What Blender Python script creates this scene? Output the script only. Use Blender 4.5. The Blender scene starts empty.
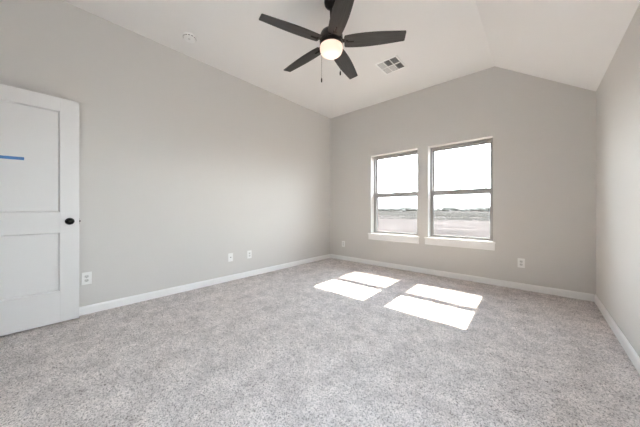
import bpy, bmesh, math, random
import numpy as np
from mathutils import Vector, Matrix, noise

C = bpy.context.scene.collection
sc = bpy.context.scene
R = math.radians
random.seed(7)

# ------------------------------------------------------------------ camera
F_PX, YAW, HOR = 245.54, 0.7249, 209.85
CAM_Z = 1.0309
cd = bpy.data.cameras.new('camera'); cam = bpy.data.objects.new('camera', cd); C.objects.link(cam)
cd.sensor_fit = 'HORIZONTAL'; cd.sensor_width = 36.0; cd.lens = F_PX / 640 * 36.0
cd.shift_y = (HOR - 213.5) / 640; cd.clip_start = 0.02; cd.clip_end = 2000
cam.location = (0, 0, CAM_Z); cam.rotation_euler = (R(90), 0, YAW)
sc.camera = cam

# ------------------------------------------------------------------ render look
sc.view_settings.view_transform = 'Standard'; sc.view_settings.look = 'None'
sc.view_settings.gamma = 1.0; sc.view_settings.exposure = 1.55
sc.view_settings.use_curve_mapping = False
cy = sc.cycles
cy.max_bounces = 14; cy.diffuse_bounces = 10; cy.glossy_bounces = 4; cy.transparent_max_bounces = 12
cy.caustics_reflective = False; cy.caustics_refractive = False
cy.use_denoising = True
cy.sample_clamp_indirect = 8.0

# ------------------------------------------------------------------ sky (bright thin overcast, whiter at the horizon)
SKY = 8.5
w = bpy.data.worlds.new('sky'); sc.world = w; w.use_nodes = True
nt = w.node_tree; nt.nodes.clear()
wo = nt.nodes.new('ShaderNodeOutputWorld'); bg = nt.nodes.new('ShaderNodeBackground')
tc = nt.nodes.new('ShaderNodeTexCoord'); sp = nt.nodes.new('ShaderNodeSeparateXYZ')
cr = nt.nodes.new('ShaderNodeValToRGB')
cr.color_ramp.elements[0].position = 0.0; cr.color_ramp.elements[0].color = (0.93, 0.97, 1.0, 1)
cr.color_ramp.elements[1].position = 0.8; cr.color_ramp.elements[1].color = (0.66, 0.81, 1.0, 1)
nt.links.new(tc.outputs['Generated'], sp.inputs[0]); nt.links.new(sp.outputs['Z'], cr.inputs[0])
nt.links.new(cr.outputs[0], bg.inputs[0]); bg.inputs[1].default_value = SKY
nt.links.new(bg.outputs[0], wo.inputs[0])

# ------------------------------------------------------------------ sun
SUN = 18.0
sl = bpy.data.lights.new('sun', 'SUN'); so = bpy.data.objects.new('sun', sl); C.objects.link(so)
sl.energy = SUN; sl.angle = R(0.6); sl.color = (1.0, 0.89, 0.76)
so.rotation_euler = Vector((-0.022, 1.0, 1.0)).to_track_quat('Z', 'Y').to_euler()
so.location = (-1.5, 12, 12)

# room numbers (metres)
XL, XR, YB, YN = -3.3456, 0.4913, 4.1119, -0.62
HC, HR, XG = 3.0, 2.357, -0.4391
BB = 0.0825
WT = 0.12

# ------------------------------------------------------------------ materials
def mat(name, col, rough=0.6, metal=0.0, spec=0.5):
    m = bpy.data.materials.new(name); m.use_nodes = True
    b = m.node_tree.nodes['Principled BSDF']
    b.inputs['Base Color'].default_value = (*col, 1); b.inputs['Roughness'].default_value = rough
    b.inputs['Metallic'].default_value = metal; b.inputs['Specular IOR Level'].default_value = spec
    return m

def add_bump(m, scale, strength, dist, detail=3.0):
    nt = m.node_tree; b = nt.nodes['Principled BSDF']
    t = nt.nodes.new('ShaderNodeTexCoord'); n = nt.nodes.new('ShaderNodeTexNoise'); u = nt.nodes.new('ShaderNodeBump')
    n.inputs['Scale'].default_value = scale; n.inputs['Detail'].default_value = detail
    u.inputs['Strength'].default_value = strength; u.inputs['Distance'].default_value = dist
    nt.links.new(t.outputs['Object'], n.inputs['Vector']); nt.links.new(n.outputs['Fac'], u.inputs['Height'])
    nt.links.new(u.outputs['Normal'], b.inputs['Normal'])
    return n

def noise_color(m, scale, stops, detail=4.0, rough=0.6, stretch=(1, 1, 1)):
    nt = m.node_tree; b = nt.nodes['Principled BSDF']
    t = nt.nodes.new('ShaderNodeTexCoord'); mp = nt.nodes.new('ShaderNodeMapping'); n = nt.nodes.new('ShaderNodeTexNoise')
    r = nt.nodes.new('ShaderNodeValToRGB'); mp.inputs['Scale'].default_value = stretch
    n.inputs['Scale'].default_value = scale; n.inputs['Detail'].default_value = detail; n.inputs['Roughness'].default_value = rough
    e = r.color_ramp.elements
    e[0].position, e[0].color = stops[0][0], (*stops[0][1], 1); e[1].position, e[1].color = stops[-1][0], (*stops[-1][1], 1)
    for p, c in stops[1:-1]:
        k = e.new(p); k.color = (*c, 1)
    nt.links.new(t.outputs['Object'], mp.inputs[0]); nt.links.new(mp.outputs[0], n.inputs['Vector'])
    nt.links.new(n.outputs['Fac'], r.inputs[0]); nt.links.new(r.outputs[0], b.inputs['Base Color'])
    return r

M = {}
M['wall'] = mat('warm_grey_wall_paint', (0.655, 0.637, 0.615), 0.75, spec=0.3); add_bump(M['wall'], 90, 0.12, 0.002)
M['ceiling'] = mat('ceiling_paint', (0.83, 0.82, 0.81), 0.85, spec=0.2); add_bump(M['ceiling'], 70, 0.15, 0.003)
M['trim'] = mat('white_semi_gloss_trim', (0.88, 0.875, 0.87), 0.4)
M['door'] = mat('white_door_paint', (0.77, 0.762, 0.758), 0.42)
M['vinyl'] = mat('window_vinyl', (0.36, 0.35, 0.335), 0.45)
M['sash'] = mat('sash_vinyl', (0.36, 0.35, 0.34), 0.45)
M['plastic'] = mat('white_plastic', (0.86, 0.86, 0.85), 0.35)
M['slot'] = mat('dark_slot', (0.05, 0.05, 0.05), 0.6)
M['ivory'] = mat('socket_plastic', (0.66, 0.66, 0.65), 0.35)
M['bronze'] = mat('dark_bronze_metal', (0.022, 0.018, 0.016), 0.32, 0.6)
M['black'] = mat('black_knob_metal', (0.012, 0.012, 0.012), 0.25, 0.5)
M['tape'] = mat('blue_painters_tape', (0.085, 0.23, 0.50), 0.7)
M['duct'] = mat('galvanised_duct', (0.30, 0.30, 0.30), 0.5, 0.3)
M['vent'] = mat('white_register_enamel', (0.90, 0.90, 0.89), 0.4)
M['louvre'] = mat('register_blade_enamel', (0.62, 0.62, 0.62), 0.5)
M['brick'] = mat('exterior_brick', (0.35, 0.22, 0.17), 0.9)
M['hall'] = mat('hall_paint', (0.62, 0.60, 0.575), 0.8)
M['shading_eave'] = mat('shading_eave_paint', (0.6, 0.6, 0.58), 0.8)
M['lot'] = mat('pale_bounce_ground', (0.50, 0.47, 0.44), 0.95)  # paled so the unseen side ground reflects light into the room
M['chain'] = mat('pull_chain_metal', (0.10, 0.09, 0.08), 0.4, 0.7)

M['blade'] = mat('charcoal_wood_blade', (0.045, 0.042, 0.040), 0.42)
noise_color(M['blade'], 6, [(0.35, (0.022, 0.020, 0.019)), (0.65, (0.042, 0.040, 0.038))], stretch=(1.0, 14, 14))

# carpet: speckled loops with soft brushed patches
M['carpet'] = mat('speckled_grey_carpet', (0.4, 0.38, 0.37), 0.95, spec=0.1)
def carpet_nodes(m):
    nt = m.node_tree; b = nt.nodes['Principled BSDF']; L = nt.links.new
    t = nt.nodes.new('ShaderNodeTexCoord')
    def nz(scale, det, rough=0.6):
        n = nt.nodes.new('ShaderNodeTexNoise'); n.inputs['Scale'].default_value = scale
        n.inputs['Detail'].default_value = det; n.inputs['Roughness'].default_value = rough
        L(t.outputs['Object'], n.inputs['Vector']); return n
    a = nz(125, 3, 0.8)
    r = nt.nodes.new('ShaderNodeValToRGB'); e = r.color_ramp.elements
    e[0].position, e[0].color = 0.35, (0.19, 0.16, 0.15, 1)
    e[1].position, e[1].color = 0.62, (0.97, 0.90, 0.875, 1)
    k = e.new(0.47); k.color = (0.72, 0.665, 0.645, 1)
    L(a.outputs['Fac'], r.inputs[0])
    c = nz(6, 6, 0.75)
    r2 = nt.nodes.new('ShaderNodeValToRGB'); e = r2.color_ramp.elements
    e[0].position, e[0].color = 0.36, (0.74, 0.735, 0.74, 1); e[1].position, e[1].color = 0.60, (1, 1, 1, 1)
    L(c.outputs['Fac'], r2.inputs[0])
    mx = nt.nodes.new('ShaderNodeMix'); mx.data_type = 'RGBA'; mx.blend_type = 'MULTIPLY'; mx.inputs['Factor'].default_value = 1
    L(r.outputs[0], mx.inputs['A']); L(r2.outputs[0], mx.inputs['B']); L(mx.outputs['Result'], b.inputs['Base Color'])
    u = nt.nodes.new('ShaderNodeBump'); u.inputs['Strength'].default_value = 0.6; u.inputs['Distance'].default_value = 0.006
    L(a.outputs['Fac'], u.inputs['Height']); L(u.outputs['Normal'], b.inputs['Normal'])
carpet_nodes(M['carpet'])

# outdoor ground: dry reddish dirt with pale streaks; grass further off
M['dirt'] = mat('dry_dirt', (0.15, 0.11, 0.09), 0.95, spec=0.1)
noise_color(M['dirt'], 0.30, [(0.36, (0.030, 0.024, 0.021)), (0.50, (0.066, 0.050, 0.045)), (0.64, (0.140, 0.112, 0.102))], detail=8, rough=0.7, stretch=(0.6, 2.4, 1))
M['drygrass'] = mat('dry_grass', (0.20, 0.175, 0.15), 0.95, spec=0.1)
M['foliage'] = mat('far_foliage', (0.20, 0.19, 0.165), 0.9, spec=0.1)
M['bark'] = mat('bark', (0.07, 0.055, 0.045), 0.9)

def mix_material(name, frac, col, glossy=False, rough=0.02):
    m = bpy.data.materials.new(name); m.use_nodes = True; nt = m.node_tree; nt.nodes.clear()
    o = nt.nodes.new('ShaderNodeOutputMaterial'); mx = nt.nodes.new('ShaderNodeMixShader')
    tr = nt.nodes.new('ShaderNodeBsdfTransparent')
    if glossy:
        s = nt.nodes.new('ShaderNodeBsdfGlossy'); s.inputs['Roughness'].default_value = rough
        s.inputs['Color'].default_value = (1, 1, 1, 1); tr.inputs[0].default_value = (*col, 1)
        lw = nt.nodes.new('ShaderNodeFresnel'); lw.inputs['IOR'].default_value = 1.45
        ge = nt.nodes.new('ShaderNodeNewGeometry'); ma = nt.nodes.new('ShaderNodeMath'); ma.operation = 'SUBTRACT'; ma.inputs[0].default_value = 1.0
        mb = nt.nodes.new('ShaderNodeMath'); mb.operation = 'MULTIPLY'    # reflection only on the outward-facing side of each pane surface
        nt.links.new(ge.outputs['Backfacing'], ma.inputs[1]); nt.links.new(ma.outputs[0], mb.inputs[0]); nt.links.new(lw.outputs[0], mb.inputs[1])
        nt.links.new(mb.outputs[0], mx.inputs[0])
    else:
        s = nt.nodes.new('ShaderNodeBsdfDiffuse'); s.inputs[0].default_value = (*col, 1)
        mx.inputs[0].default_value = frac
    nt.links.new(tr.outputs[0], mx.inputs[1]); nt.links.new(s.outputs[0], mx.inputs[2]); nt.links.new(mx.outputs[0], o.inputs[0])
    return m
M['glass'] = mix_material('window_glass', 0, (0.93, 0.95, 0.945), True)
M['screen'] = mix_material('insect_screen', 0.45, (0.05, 0.05, 0.05))

# frosted bowl: lets part of the bulb's light straight through, scatters the rest
def frosted():
    m = bpy.data.materials.new('frosted_glass'); m.use_nodes = True; nt = m.node_tree; nt.nodes.clear(); L = nt.links.new
    o = nt.nodes.new('ShaderNodeOutputMaterial'); m1 = nt.nodes.new('ShaderNodeMixShader'); m2 = nt.nodes.new('ShaderNodeMixShader')
    tr = nt.nodes.new('ShaderNodeBsdfTransparent'); tl = nt.nodes.new('ShaderNodeBsdfTranslucent'); df = nt.nodes.new('ShaderNodeBsdfPrincipled')
    tl.inputs[0].default_value = (0.9, 0.86, 0.82, 1); df.inputs['Base Color'].default_value = (0.85, 0.83, 0.80, 1); df.inputs['Roughness'].default_value = 0.3
    m1.inputs[0].default_value = 0.45; m2.inputs[0].default_value = 0.85
    L(tl.outputs[0], m1.inputs[1]); L(df.outputs[0], m1.inputs[2]); L(tr.outputs[0], m2.inputs[1]); L(m1.outputs[0], m2.inputs[2]); L(m2.outputs[0], o.inputs[0])
    return m
M['globe'] = frosted()

# ------------------------------------------------------------------ mesh helpers
def box(bm, lo, hi, bevel=0.0):
    r = bmesh.ops.create_cube(bm, size=1.0)
    vs = r['verts']
    for v in vs:
        v.co = Vector([(lo[i] + hi[i]) / 2 + v.co[i] * (hi[i] - lo[i]) for i in range(3)])
    if bevel > 0:
        es = list({e for v in vs for e in v.link_edges})
        bmesh.ops.bevel(bm, geom=es, offset=bevel, segments=2, affect='EDGES', profile=0.6)

def prism(bm, pts, axis, a, b):
    """polygon pts (2-D) extruded along axis from a to b"""
    def mk(p, t):
        return {'x': (t, p[0], p[1]), 'y': (p[0], t, p[1]), 'z': (p[0], p[1], t)}[axis]
    v0 = [bm.verts.new(mk(p, a)) for p in pts]; v1 = [bm.verts.new(mk(p, b)) for p in pts]
    n = len(pts)
    bm.faces.new(v0); bm.faces.new(v1[::-1])
    for i in range(n):
        bm.faces.new((v0[i], v0[(i + 1) % n], v1[(i + 1) % n], v1[i]))

def lathe(bm, prof, seg=40, ctr=(0, 0, 0), axis='z'):
    rings = []
    for r, h in prof:
        ring = []
        for k in range(seg):
            a = 2 * math.pi * k / seg
            c, s = r * math.cos(a), r * math.sin(a)
            p = {'z': (c, s, h), 'x': (h, c, s), 'y': (c, h, s)}[axis]
            ring.append(bm.verts.new(Vector(p) + Vector(ctr)))
        rings.append(ring)
    for a, b in zip(rings, rings[1:]):
        for k in range(seg):
            bm.faces.new((a[k], a[(k + 1) % seg], b[(k + 1) % seg], b[k]))
    bm.faces.new(rings[0][::-1]); bm.faces.new(rings[-1])

def obj(name, bm, m, parent=None, smooth=False, loc=None):
    bmesh.ops.recalc_face_normals(bm, faces=bm.faces[:])
    me = bpy.data.meshes.new(name); bm.to_mesh(me); bm.free()
    if smooth:
        for p in me.polygons: p.use_smooth = True
        try: me.set_sharp_from_angle(angle=R(38))
        except Exception: pass
    for x in (m if isinstance(m, (list, tuple)) else [m]): me.materials.append(x)
    o = bpy.data.objects.new(name, me); C.objects.link(o)
    if parent: o.parent = parent
    if loc: o.location = loc
    return o

def struct(name, bm, m, parent=None):
    o = obj(name, bm, m, parent)
    if parent is None: o['kind'] = 'structure'
    return o

def thing(name, label, cat, loc=(0, 0, 0), rot=(0, 0, 0), group=None):
    o = bpy.data.objects.new(name, None); C.objects.link(o); o.empty_display_size = 0.1
    o.location = loc; o.rotation_euler = rot; o['label'] = label; o['category'] = cat
    if group: o['group'] = group
    return o

def tag(o, label, cat, group=None, kind=None):
    o['label'] = label; o['category'] = cat
    if group: o['group'] = group
    if kind: o['kind'] = kind
    return o

B = bmesh.new

# ------------------------------------------------------------------ room shell
def make_floor():
    step = 0.0115
    x0, x1, y0, y1 = XL - 0.02, XR + 0.02, -1.95, YB + 0.02
    nx, ny = int((x1 - x0) / step) + 1, int((y1 - y0) / step) + 1
    rng = np.random.default_rng(3)
    X, Y = np.meshgrid(np.linspace(x0, x1, nx), np.linspace(y0, y1, ny))
    jx, jy = rng.uniform(-1, 1, X.shape), rng.uniform(-1, 1, X.shape)
    h = rng.uniform(-1, 1, X.shape)
    def lowf(n):
        a = rng.uniform(-1, 1, (ny // n + 3, nx // n + 3))
        yy, xx = np.arange(ny) / n, np.arange(nx) / n
        yi, xi = yy.astype(int), xx.astype(int); fy, fx = (yy - yi)[:, None], (xx - xi)[None, :]
        return (a[yi][:, xi] * (1 - fy) * (1 - fx) + a[yi + 1][:, xi] * fy * (1 - fx)
                + a[yi][:, xi + 1] * (1 - fy) * fx + a[yi + 1][:, xi + 1] * fy * fx)
    Z = h * 0.0034 + lowf(4) * 0.0022 + lowf(14) * 0.0018
    Z = Z - 0.0045
    co = np.stack([X + jx * step * .3, Y + jy * step * .3, Z], -1).reshape(-1, 3)
    i = np.arange(ny * nx).reshape(ny, nx)
    q = np.stack([i[:-1, :-1], i[:-1, 1:], i[1:, 1:], i[1:, :-1]], -1).reshape(-1, 4)
    me = bpy.data.meshes.new('floor')
    me.vertices.add(len(co)); me.vertices.foreach_set('co', co.astype(np.float32).ravel())
    me.loops.add(q.size); me.loops.foreach_set('vertex_index', q.astype(np.int32).ravel())
    me.polygons.add(len(q)); me.polygons.foreach_set('loop_start', np.arange(0, q.size, 4, dtype=np.int32))
    me.update(); me.validate(); me.polygons.foreach_set('use_smooth', np.ones(len(q), dtype=bool))
    me.materials.append(M['carpet'])
    o = bpy.data.objects.new('floor', me); C.objects.link(o); o['kind'] = 'structure'
make_floor()
bm = B(); box(bm, (XL - WT, YN - 1.4, -0.2), (XR + WT, YB + 0.28, -0.012)); struct('floor_slab', bm, M['hall'])

bm = B(); box(bm, (XL - WT, YN - WT, -0.01), (XL, YB + 0.28, HC + 0.02)); struct('wall_left', bm, M['wall'])
SW0, SW1, SZ0, SZ1 = 0.20, 0.82, 0.60, 2.05        # added fill-light window, out of view on the right
bm = B()
for a, b, c, d in ((YN - WT, SW0, -.01, HR + .02), (SW1, YB + .28, -.01, HR + .02), (SW0, SW1, -.01, SZ0), (SW0, SW1, SZ1, HR + .02)):
    prism(bm, [(a, c), (b, c), (b, d), (a, d)], 'x', XR, XR + WT)
struct('wall_right', bm, M['wall'])

WIN = [(-2.357, -1.487), (-1.319, -0.459)]
WZ0, WZ1 = 0.565, 2.05
YO = YB + 0.27                                   # outer face of the wall
bm = B()
def cell(x0, x1, z0, z1): prism(bm, [(x0, z0), (x1, z0), (x1, z1), (x0, z1)], 'y', YB, YO)
cell(XL, WIN[0][0], -0.01, WZ1); cell(WIN[0][1], WIN[1][0], -0.01, WZ1); cell(WIN[1][1], XR, -0.01, WZ1)
for a, b in WIN: cell(a, b, -0.01, WZ0)
prism(bm, [(XL, WZ1), (XR, WZ1), (XR, HR + .01), (XG, HC + .01), (XL, HC + .01)], 'y', YB, YO)
struct('wall_back', bm, M['wall'])

# near wall with the doorway the open door belongs to
DX0, DX1, DH = -3.236, -2.420, 2.055
bm = B()
def cell2(x0, x1, z0, z1): prism(bm, [(x0, z0), (x1, z0), (x1, z1), (x0, z1)], 'y', YN - WT, YN)
cell2(XL, DX0 - 0.02, -0.01, DH + .02); cell2(DX1 + 0.02, XR, -0.01, DH + .02)
prism(bm, [(XL, DH + .02), (XR, DH + .02), (XR, HR + .01), (XG, HC + .01), (XL, HC + .01)], 'y', YN - WT, YN)
struct('wall_front', bm, M['wall'])
# short hall beyond the doorway
bm = B()
HX0, HX1, HY0, HY1 = -3.34, -2.2, -1.95, YN - WT
box(bm, (HX0 - .1, HY0, -0.01), (HX0, HY1, 2.5)); box(bm, (HX1, HY0, -0.01), (HX1 + .1, HY1, 2.5))
box(bm, (HX0 - .1, HY0 - .1, -0.01), (HX1 + .1, HY0, 2.5)); box(bm, (HX0 - .1, HY0 - .1, 2.44), (HX1 + .1, HY1, 2.56))
struct('wall_hall', bm, M['hall'])

bm = B()
prism(bm, [(XL - WT, HC), (XG, HC), (XR + WT, HR - WT * (HC - HR) / (XR - XG)), (XR + WT, HR + .15), (XG, HC + .15), (XL - WT, HC + .15)],
      'y', YN - WT, YO + .01)
struct('ceiling', bm, M['ceiling'])

# unseen side ground, made pale to bounce light through the added side window
bm = B(); box(bm, (XR + WT + .01, -60, -.4), (80, YO + .03, -.28)); box(bm, (-60, -60, -.4), (XR + WT + .01, -2.3, -.28)); struct('ground_side_bounce', bm, M['lot'])

# unseen roof overhang, added to cut the top of the floor's sun patches
bm = B(); box(bm, (XL - .6, YO, 2.49), (XR + .6, YB + 0.79, 2.55)); box(bm, (XL - .6, YB + .77, 2.474), (XR + .6, YB + .80, 2.66))
struct('trim_shading_eave', bm, M['shading_eave'])
# brick veneer below/around is only the outer skin of the wall
bm = B()
def cell3(x0, x1, z0, z1): prism(bm, [(x0, z0), (x1, z0), (x1, z1), (x0, z1)], 'y', YO + .001, YO + .04)
cell3(XL - .12, WIN[0][0] - .01, -.2, 2.52); cell3(WIN[0][1] + .01, WIN[1][0] - .01, -.2, 2.52); cell3(WIN[1][1] + .01, XR + .12, -.2, 2.52)
for a, b in WIN: cell3(a - .01, b + .01, -.2, WZ0 - .03); cell3(a - .01, b + .01, WZ1 + .01, 2.52)
struct('wall_exterior', bm, M['brick'])

# baseboards (moulded top edge)
def bb_prof(s=1):
    t = 0.014
    return [(0, 0), (t, 0), (t, BB - .018), (t * .75, BB - .008), (t * .4, BB), (0, BB)]
bm = B(); prism(bm, [(XL + a, z) for a, z in bb_prof()], 'y', YN, YB); struct('baseboard_left', bm, M['trim'])
bm = B(); prism(bm, [(XR - a, z) for a, z in bb_prof()], 'y', YN, YB); struct('baseboard_right', bm, M['trim'])
bm = B(); prism(bm, [(YB - a, z) for a, z in bb_prof()], 'x', XL + .014, XR - .014); struct('baseboard_back', bm, M['trim'])
bm = B(); prism(bm, [(YN + a, z) for a, z in bb_prof()], 'x', DX1 + .09, XR - .014); struct('baseboard_front', bm, M['trim'])
# door casing
bm = B()
box(bm, (DX1 + .012, YN, 0), (DX1 + .085, YN + .016, DH + .075), .003)
box(bm, (XL + .02, YN, 0), (DX0 - .012, YN + .016, DH + .075), .003)
box(bm, (DX0 - .012, YN, DH + .004), (DX1 + .012, YN + .016, DH + .075), .003)
box(bm, (DX1, YN - WT, 0), (DX1 + .02, YN + .001, DH + .02)); box(bm, (DX0 - .02, YN - WT, 0), (DX0, YN + .001, DH + .02))
box(bm, (DX0, YN - WT, DH), (DX1, YN + .001, DH + .02))
struct('trim_1', bm, M['trim'])

# ------------------------------------------------------------------ windows
def make_window(n, x0, x1):
    root = bpy.data.objects.new('window_%d' % n, None); C.objects.link(root); root['kind'] = 'structure'
    root.location = ((x0 + x1) / 2, YB + .15, WZ0)
    off = -Vector(root.location)
    def add(name, bm, m, par=None, smooth=False):
        o = obj(name, bm, m, par or root, smooth)
        if par is None: o.location = off
        return o
    zs = 0.590
    def ring(bm, a, b, z0, z1, wl, wr, wb, wt, y0, y1, bev=.002):
        box(bm, (a, y0, z0), (a + wl, y1, z1), bev); box(bm, (b - wr, y0, z0), (b, y1, z1), bev)
        box(bm, (a + wl, y0, z0), (b - wr, y1, z0 + wb), bev); box(bm, (a + wl, y0, z1 - wt), (b - wr, y1, z1), bev)
    bm = B(); ring(bm, x0 + .001, x1 - .001, zs, WZ1 - .001, .026, .026, .02, .038, YB + .115, YB + .20)
    box(bm, (x0 + .001, YB + .148, zs), (x0 + .031, YB + .156, WZ1)); box(bm, (x1 - .031, YB + .148, zs), (x1 - .001, YB + .156, WZ1))
    add('frame', bm, M['vinyl'])
    zm0, zm1 = 1.268, 1.344
    a, b = x0 + .026, x1 - .026
    # upper sash sits in the outer track, lower sash in the inner one
    bm = B(); ring(bm, a, b, zm0 + .012, WZ1 - .034, .024, .024, .04, .026, YB + .158, YB + .186)
    us = add('upper_sash', bm, M['sash'])
    bm = B(); box(bm, (a + .018, YB + .170, zm0 + .045), (b - .018, YB + .174, WZ1 - .045)); obj('pane', bm, M['glass'], us)
    bm = B(); ring(bm, a, b, zs + .012, zm1, .022, .022, .022, zm1 - zm0, YB + .120, YB + .146)
    ls = add('lower_sash', bm, M['sash'])
    bm = B(); box(bm, (a + .018, YB + .131, zs + .03), (b - .018, YB + .135, zm1 - .05)); obj('pane', bm, M['glass'], ls)
    for xx in (a + .05, b - .11):
        bm = B(); box(bm, (xx, YB + .122, zm1 - .001), (xx + .06, YB + .144, zm1 + .009), .003)
        o = obj('tilt_latch', bm, M['plastic'], ls)
    bm = B(); xm = (a + b) / 2
    box(bm, (xm - .03, YB + .124, zm1 - .001), (xm + .03, YB + .146, zm1 + .008), .003); box(bm, (xm - .006, YB + .112, zm1 + .006), (xm + .028, YB + .132, zm1 + .014), .003)
    obj('sash_lock', bm, M['sash'], ls)
    bm = B(); box(bm, (a - .002, YB + .1885, zs + .012), (b + .002, YB + .1895, zm1 - .02)); sn = add('insect_screen', bm, M['screen'])
    bm = B(); ring(bm, a - .003, b + .003, zs + .010, zm1 - .015, .014, .014, .014, .014, YB + .187, YB + .195, .001); obj('screen_frame', bm, M['sash'], sn)
    # white stool with horns, apron below
    bm = B(); box(bm, (x0 - .052, YB - .028, WZ0 + .004), (x1 + .030, YB, zs), .004)
    box(bm, (x0 + .001, YB - .004, WZ0 + .001), (x1 - .001, YB + .118, zs))
    add('window_stool', bm, M['trim'])
    bm = B(); box(bm, (x0 - .044, YB - .018, .474), (x1 + .022, YB, WZ0 + .004), .003); add('window_apron', bm, M['trim'])
    if n == 2:
        bm = B(); box(bm, (x0 + .0005, YB + .045, 1.20), (x0 + .013, YB + .075, 1.245), .004); add('contact_sensor', bm, M['plastic'])
    return root
for n, (a, b) in enumerate(WIN, 1): make_window(n, a, b)

def make_fill_window():  # unseen window, added to brighten the near part of the room
    root = bpy.data.objects.new('window_3', None); C.objects.link(root); root['kind'] = 'structure'
    xf = XR + .06
    bm = B(); f = .04; ym = (SW0 + SW1) / 2
    box(bm, (xf, SW0, SZ0), (xf + .05, SW0 + f, SZ1)); box(bm, (xf, SW1 - f, SZ0), (xf + .05, SW1, SZ1)); box(bm, (xf, ym - .03, SZ0 + f), (xf + .05, ym + .03, SZ1 - f))
    box(bm, (xf, SW0 + f, SZ0), (xf + .05, SW1 - f, SZ0 + f)); box(bm, (xf, SW0 + f, SZ1 - f), (xf + .05, SW1 - f, SZ1))
    fr = obj('frame', bm, M['vinyl'], root)
    for a, b in ((SW0 + f, ym - .03), (ym + .03, SW1 - f)):
        bm = B(); box(bm, (xf + .022, a, SZ0 + f), (xf + .026, b, SZ1 - f)); obj('pane', bm, M['glass'], root)
    bm = B(); box(bm, (XR - .028, SW0 - .05, SZ0 - .022), (XR, SW1 + .05, SZ0), .003)
    box(bm, (XR - .018, SW0 - .04, SZ0 - .112), (XR, SW1 + .04, SZ0 - .022), .003); obj('window_stool', bm, M['trim'], root)
make_fill_window()

# ------------------------------------------------------------------ the open door
XD = -3.234
def make_door():
    root = bpy.data.objects.new('door_1', None); C.objects.link(root); root['kind'] = 'structure'
    root.location = (XD, -0.582, 0.0)
    y0, y1, z0, z1 = -0.582, 0.2277, 0.014, 2.045
    off = -Vector(root.location)
    xf, xb = XD, XD - .035
    bm = B()
    py0, py1 = y0 + .122, y1 - .124
    # stiles, rails, recessed flat panels
    box(bm, (xb, y0, z0), (xf, py0, z1), .0015); box(bm, (xb, py1, z0), (xf, y1, z1), .0015)
    for a, b in ((z0, .292), (.825, 1.008), (1.925, z1)): box(bm, (xb, py0, a), (xf, py1, b))
    # sloped sticking where stiles and rails step down to each flat panel
    for a, b in ((.292, .825), (1.008, 1.925)):
        for w_, d_ in ((.011, .012),):
            O = [(py0, a), (py1, a), (py1, b), (py0, b)]; I = [(py0 + w_, a + w_), (py1 - w_, a + w_), (py1 - w_, b - w_), (py0 + w_, b - w_)]
            vo = [bm.verts.new((xf - .0005, y, z)) for y, z in O]; vi = [bm.verts.new((xf - d_ - .003, y, z)) for y, z in I]; vb = [bm.verts.new((xf - d_ - .003, y, z)) for y, z in O]
            for k in range(4):
                j = (k + 1) % 4
                bm.faces.new((vo[k], vo[j], vi[j], vi[k])); bm.faces.new((vi[k], vi[j], vb[j], vb[k]))
    slab = obj('door_slab', bm, M['door'], root); slab.location = off
    for a, b in ((.292, .825), (1.008, 1.925)):
        bm = B(); box(bm, (xb + .012, py0 + .014, a + .014), (xf - .012, py1 - .014, b - .014)); box(bm, (xb + .013, py0 - .001, a - .001), (xf - .0162, py1 + .001, b + .001)); p = obj('door_panel', bm, M['door'], root); p.location = off
    zk, yk = .925, .165
    for s, nm in ((1, xf), (-1, xb)):
        bm = B()
        lathe(bm, [(r, h * s) for r, h in ((.032, 0), (.032, .004), (.026, .009), (.011, .012), (.010, .022), (.018, .026), (.026, .032), (.0285, .041), (.026, .050), (.018, .056), (.004, .0585))] if s == 1 else
              [(r, h * s) for r, h in ((.032, 0), (.032, .004), (.026, .009), (.011, .012), (.010, .022), (.018, .026), (.026, .032), (.0285, .040), (.024, .047), (.004, .051))],
              32, (nm, yk, zk), 'x')
        k = obj('door_knob', bm, M['black'], root, True); k.location = off
        k['label'] = 'round black door knob'
    bm = B(); box(bm, (xb + .005, y1 - .001, zk - .028), (xf - .005, y1 + .0015, zk + .028)); box(bm, (xb + .010, y1, zk - .007), (xf - .010, y1 + .010, zk + .007), .002)
    l = obj('latch', bm, M['bronze'], root); l.location = off
    for z in (.22, 1.03, 1.84):
        bm = B(); lathe(bm, [(.006, z - .045), (.006, z + .045)], 16, (xf + .003, y0 - .006, 0)); h = obj('hinge', bm, M['black'], root, True); h.location = off
    return root
make_door()
bm = B()
s = Matrix.Rotation(R(-4), 4, 'X')
pts = [(-.200, .0125), (.090, .0125), (.0915, .004), (.090, -.004), (.0905, -.0125), (-.200, -.0125)]
prism(bm, pts, 'x', 0, .0006)
# the strip crosses the stile and dips onto the recessed panel plane: it lies on the panel
tp = obj('tape_strip', bm, M['tape']); tp.location = (XD - .0118, -.195, 1.460); tp.rotation_euler = (R(1.5), 0, 0)
tag(tp, 'strip of blue painter\'s tape stuck across the upper panel of the white door', 'tape')

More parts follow.
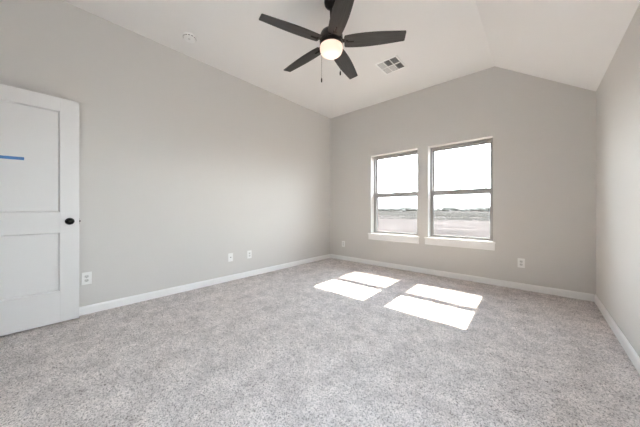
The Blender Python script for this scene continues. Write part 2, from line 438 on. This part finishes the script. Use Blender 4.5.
# ------------------------------------------------------------------ outlets  (built facing +X, origin on the wall)
def make_outlet(label, kind, loc, rz, group=None):
    t = thing('wall_outlet' if kind == 'duplex' else 'wall_jack', label, 'outlet' if kind == 'duplex' else 'wall jack', loc, (0, 0, rz), group)
    bm = B(); box(bm, (0, -.037, -.060), (.006, .037, .060), .0025); obj('cover_plate', bm, M['plastic'], t)
    if kind == 'duplex':
        for z in (.0195, -.0195):
            bm = B()
            pr = [(.0155 * math.cos(a) * 1.08, z + max(-.0142, min(.0142, .0172 * math.sin(a)))) for a in [2 * math.pi * k / 28 for k in range(28)]]
            prism(bm, pr, 'x', .004, .0078); so_ = obj('socket', bm, M['ivory'], t)
            for y in (-.0065, .0065):
                bm = B(); box(bm, (.0070, y - .0011, z - .003), (.0080, y + .0011, z + .0055)); obj('slot', bm, M['slot'], so_)
            bm = B(); lathe(bm, [(.0024, .0070), (.0024, .0080)], 12, (0, 0, z - .008), 'x'); obj('ground_hole', bm, M['slot'], so_)
        bm = B(); lathe(bm, [(.0032, .0050), (.0028, .0068)], 14, (0, 0, 0), 'x'); obj('screw', bm, M['ivory'], t)
    elif kind == 'coax':
        bm = B(); lathe(bm, [(.0085, .005), (.0085, .008), (.0050, .0085), (.0048, .016), (.0030, .016)], 20, (0, 0, 0), 'x'); obj('coax_connector', bm, M['duct'], t, True)
        for z in (.042, -.042):
            bm = B(); lathe(bm, [(.0032, .0050), (.0028, .0068)], 14, (0, 0, z), 'x'); obj('screw', bm, M['ivory'], t)
    return t
make_outlet('white duplex outlet on the side wall just beyond the open door edge', 'duplex', (XL, .288, .352), 0)
make_outlet('small white cable jack plate on the long side wall beside a duplex outlet', 'coax', (XL, 1.812, .340), 0)
make_outlet('white duplex outlet beside the cable jack plate on the side wall', 'duplex', (XL, 2.124, .340), 0)
make_outlet('white duplex outlet on the window wall between the plain long wall and the windows', 'duplex', (-2.997, YB, .330), R(-90))
make_outlet('white duplex outlet on the window wall under the bare stretch beside the right wall', 'duplex', (-.158, YB, .342), R(-90))

# ------------------------------------------------------------------ smoke detector
t = thing('smoke_detector', 'round white smoke detector on the ceiling beside the plain side wall', 'smoke detector', (-2.955, 1.105, HC))
bm = B(); lathe(bm, [(.070, 0), (.070, -.010), (.067, -.012)], 40); obj('mounting_base', bm, M['plastic'], t, True)
bm = B(); lathe(bm, [(.064, -.012), (.066, -.022), (.062, -.034), (.050, -.041), (.030, -.044), (.008, -.045)], 40); hd = obj('housing', bm, M['plastic'], t, True)
bm = B()
for k in range(14):
    a = 2 * math.pi * k / 14; c, s_ = math.cos(a), math.sin(a)
    r = bmesh.ops.create_cube(bm, size=1.0)['verts']
    bmesh.ops.transform(bm, matrix=Matrix.Rotation(a, 4, 'Z') @ Matrix.Translation((.0642, 0, -.024)) @ Matrix.Diagonal((.004, .018, .006, 1)), verts=r)
obj('sensing_slots', bm, M['slot'], hd)
bm = B(); lathe(bm, [(.012, -.043), (.012, -.047), (.010, -.048)], 20, (.018, -.012, 0)); obj('test_button', bm, M['ivory'], hd, True)

# ------------------------------------------------------------------ ceiling vent (six louvred cells)
def make_vent():
    cx, cy_ = -1.497, 3.148
    t = thing('ceiling_vent', 'square white ceiling air register with six louvred cells', 'vent', (cx, cy_, HC))
    hx, hy = .152, .168
    bm = B()
    fw = .022
    box(bm, (-hx, -hy, -.006), (-hx + fw, hy, 0), .0015); box(bm, (hx - fw, -hy, -.006), (hx, hy, 0), .0015)
    box(bm, (-hx + fw, -hy, -.006), (hx - fw, -hy + fw, 0), .0015); box(bm, (-hx + fw, hy - fw, -.006), (hx - fw, hy, 0), .0015)
    ix, iy = hx - fw, hy - fw
    cw, ch = 2 * ix / 3, iy
    for k in (1, 2): box(bm, (-ix + k * cw - .006, -iy, -.006), (-ix + k * cw + .006, iy, -.0002))
    box(bm, (-ix, -.007, -.006), (ix, .007, -.0002))
    obj('register_frame', bm, M['vent'], t)
    bm = B(); box(bm, (-ix, -iy, -.0012), (ix, iy, -.0004)); obj('duct_opening', bm, M['duct'], t)
    # tilt of the blades per cell: 'open' shows the duct to someone standing by the far wall, 'shut' shows white blades
    for r_ in range(2):
        for k in range(3):
            x0, x1 = -ix + k * cw + .006, -ix + (k + 1) * cw - .006
            y0, y1 = (-iy, -.007) if r_ == 0 else (.007, iy)
            openc = (k == 2) or (k == 1 and r_ == 0)
            mid = (k == 1 and r_ == 1)
            bm = B(); n = 9
            for j in range(n):
                y = y0 + (y1 - y0) * (j + .5) / n
                c = bmesh.ops.create_cube(bm, size=1.0)['verts']
                ang = 33 if openc else (-38 if not mid else -12)
                ln = .0105 if openc else .0130
                bmesh.ops.transform(bm, matrix=Matrix.Translation(((x0 + x1) / 2, y, -.0045)) @ Matrix.Rotation(R(ang), 4, 'X') @ Matrix.Diagonal((x1 - x0, ln if openc or not mid else .010, .0006, 1)), verts=c)
            obj('louvre_bank', bm, M['louvre'], t)
    return t
make_vent()

# ------------------------------------------------------------------ ceiling fan
def make_fan():
    FX, FY = -1.453, 1.80
    t = thing('ceiling_fan', 'dark five-blade ceiling fan with a lit round glass bowl and pull chains', 'ceiling fan', (FX, FY, HC))
    z = lambda h: h - HC                       # world height -> local
    bm = B(); lathe(bm, [(.066, z(3.0)), (.067, z(2.985)), (.062, z(2.960)), (.048, z(2.940)), (.028, z(2.930)), (.018, z(2.926))], 40); obj('canopy', bm, M['bronze'], t, True)
    bm = B(); lathe(bm, [(.013, z(2.93)), (.013, z(2.70))], 24); obj('downrod', bm, M['bronze'], t, True)
    bm = B(); lathe(bm, [(.024, z(2.755)), (.026, z(2.735)), (.040, z(2.722)), (.070, z(2.712)), (.096, z(2.692)), (.106, z(2.668)), (.109, z(2.640)), (.109, z(2.615)), (.104, z(2.610))], 48)
    obj('motor_housing', bm, M['bronze'], t, True)
    bm = B(); lathe(bm, [(.100, z(2.611)), (.106, z(2.606)), (.108, z(2.585)), (.106, z(2.572)), (.100, z(2.570))], 48); obj('switch_housing', bm, M['bronze'], t, True)
    bm = B(); lathe(bm, [(.099, z(2.572)), (.1055, z(2.566)), (.107, z(2.550)), (.105, z(2.530)), (.097, z(2.508)), (.082, z(2.493)), (.055, z(2.483)), (.025, z(2.479)), (.004, z(2.478))], 48)
    bmesh.ops.delete(bm, geom=[f for f in bm.faces if len(f.verts) > 4 and f.calc_center_median().z > z(2.56)], context='FACES_ONLY'); g = obj('glass_bowl', bm, M['globe'], t, True); g['label'] = 'glowing frosted glass bowl'
    for k in range(5):
        a = R(-110.6 + 72 * k)
        rot = Matrix.Rotation(a, 4, 'Z')
        arm = B()
        # blade iron: a bar from the motor to a tongue under the blade root
        box(arm, (.095, -.020, z(2.606)), (.150, .020, z(2.616)), .002); box(arm, (.145, -.0085, z(2.590)), (.215, .0085, z(2.597)), .003)
        box(arm, (.140, -.018, z(2.592)), (.156, .018, z(2.612)), .002)
        bmesh.ops.transform(arm, matrix=rot, verts=arm.verts[:])
        # blade outline, root to tip
        N = 26; up, dn = [], []
        for i in range(N + 1):
            s_ = i / N; r = .128 + (.672 - .128) * s_
            hw = .060 + .016 * math.sin(math.pi * min(1, s_ * 1.05) ** .8) - .008 * s_
            up.append((r, hw)); dn.append((r, -hw))
        def roundtip(lst, sg):
            r, h = lst[-1]; return lst[:-1] + [(r - .010, sg * (abs(h) + .000)), (r - .002, sg * (abs(h) - .004)), (r, sg * (abs(h) - .012))]
        up = roundtip(up, 1); dn = roundtip(dn, -1)
        root_r = [(.122, .045), (.122, -.045)]
        poly = up[::1] + dn[::-1] + root_r[::-1]
        bm = B(); prism(bm, poly, 'z', -.003, .003)
        # CCW edge lower
        bmesh.ops.transform(bm, matrix=Matrix.Rotation(R(-12), 4, 'X'), verts=bm.verts[:])
        bm2 = bm
        bl = obj('blade', bm2, M['blade'], t); bl.location = (0, 0, z(2.602)); bl.rotation_euler = (0, 0, a)
        ar = obj('blade_arm', arm, M['bronze'], t)
    for (px, py, zt, zb) in ((-.012, .120, 2.585, 2.290), (.112, .040, 2.585, 2.352)):
        pass
    return t, FX, FY
fan, FX, FY = make_fan()
fwd = Vector((-math.sin(YAW), math.cos(YAW), 0)); rgt = Vector((math.cos(YAW), math.sin(YAW), 0))
for lat, dep, zb in ((-.0905, .062, 2.272), (.090, .062, 2.340)):
    p = rgt * lat + fwd * dep
    bm = B()
    lathe(bm, [(.0011, 2.588 - HC), (.0011, zb + .03 - HC)], 8, (p.x, p.y, 0))
    n = int((2.588 - zb - .03) / .006)
    for i in range(n):
        q = bmesh.ops.create_icosphere(bm, subdivisions=1, radius=.0017)['verts']
        for v in q: v.co += Vector((p.x, p.y, 2.586 - HC - i * .006))
    ch = obj('pull_chain', bm, M['chain'], fan)
    bm = B(); lathe(bm, [(.002, zb + .034 - HC), (.006, zb + .028 - HC), (.0075, zb + .012 - HC), (.0065, zb - .006 - HC), (.002, zb - .010 - HC)], 16, (p.x, p.y, 0))
    obj('pull_fob', bm, M['bronze'], ch, True)

# the fan's own bulb
ll = bpy.data.lights.new('fan_bulb', 'POINT'); ll.energy = 0.30; ll.color = (1.0, .68, .54); ll.shadow_soft_size = .03
lo = bpy.data.objects.new('fan_bulb', ll); C.objects.link(lo); lo.location = (FX, FY, 2.528)

# ------------------------------------------------------------------ outdoors
bm = B()
GZ = -0.28
def gz(x, y):
    d = max(0, y - 8)
    return GZ + min(1, d / 20) * (noise.noise(Vector((x * .06, y * .10, 0))) * .16 + noise.noise(Vector((x * .25, y * .4, 3))) * .05)
xs = [-420 + 840 * i / 110 for i in range(111)]; ys = [YO + .03 + (520 * (j / 120) ** 2.2) for j in range(121)]
V = [[bm.verts.new((x * (0.08 + .92 * (y / 520)), y, gz(x * (0.08 + .92 * (y / 520)), y))) for x in xs] for y in ys]
for j in range(120):
    for i in range(110): bm.faces.new((V[j][i], V[j][i + 1], V[j + 1][i + 1], V[j + 1][i]))
o = obj('ground', bm, M['dirt'], None, True); o['kind'] = 'structure'

# dry grass and weeds covering the field (nobody could count it)
bm = B()
rng = random.Random(5)
for i in range(5200):
    y = 22 + 112 * rng.random() ** 1.3; x = -y * 1.15 * rng.random() + rng.uniform(-2, 3) + y * .05
    den = noise.noise(Vector((x * .04, y * .12, 9)))
    if y < 48 and den < .12: continue
    h = rng.uniform(.18, .45) * (1.0 if y > 45 else .55); wd = rng.uniform(.15, .6) * (1 + y / 80)
    b0 = gz(x, y) - .05
    m_ = 5
    for k in range(m_):
        a = rng.random() * 6.28; dx, dy = math.cos(a) * wd * .5, math.sin(a) * wd * .5
        ox, oy = rng.uniform(-wd, wd) * .4, rng.uniform(-wd, wd) * .4
        v = [bm.verts.new((x + ox - dx * .4, y + oy - dy * .4, b0)), bm.verts.new((x + ox + dx * .4, y + oy + dy * .4, b0)), bm.verts.new((x + ox + dx, y + oy + dy, b0 + h * rng.uniform(.6, 1))), bm.verts.new((x + ox - dx, y + oy - dy, b0 + h * rng.uniform(.6, 1)))]
        bm.faces.new(v)
tag(obj('dry_grass', bm, M['drygrass']), 'dry pale weeds and grass across the open field outside the windows', 'grass', kind='stuff')

# stunted trees along the horizon
def tree_mesh(seed):
    rg = random.Random(seed); bm = B()
    for k in range(9):
        q = bmesh.ops.create_icosphere(bm, subdivisions=2, radius=1)['verts']
        c = Vector((rg.uniform(-1.9, 1.9), rg.uniform(-1.2, 1.2), rg.uniform(.7, 2.3))); s_ = rg.uniform(.8, 1.5)
        for v in q:
            d = v.co.copy(); v.co = c + Vector((d.x * s_ * 1.25, d.y * s_, d.z * s_ * .75)) * (1 + .35 * noise.noise(d * 2.3 + c))
    return bm
protos = []
for s_ in range(4):
    t = thing('tree', 'low bushy tree in the hazy line along the horizon outside', 'tree', (0, 0, 0), group='horizon trees')
    obj('foliage', tree_mesh(s_), M['foliage'], t)
    bm = B(); lathe(bm, [(.22, -.3), (.16, 1.0), (.10, 1.9)], 10); obj('trunk', bm, M['bark'], t, True)
    protos.append(t)
k = 0
for px in list(range(374, 418, 5)) + list(range(433, 496, 5)):
    pxx = px + rng.uniform(-1, 1)
    a = (pxx - 320) / F_PX; D = 176 + (k % 3) * 22 + rng.uniform(-3, 3)
    p = (fwd + rgt * a) * D
    if k < 4: r_ = protos[k]
    else:
        src = protos[k % 4]; r_ = src.copy(); C.objects.link(r_)
        for chd in src.children:
            c = chd.copy(); C.objects.link(c); c.parent = r_
    s_ = rng.uniform(.75, 1.35) * (1.0 if px < 420 else .9)
    r_.location = (p.x, p.y, gz(p.x, p.y) - .1); r_.scale = (s_ * 1.3, s_ * 1.3, s_); r_.rotation_euler = (0, 0, rng.uniform(0, 6.28))
    k += 1
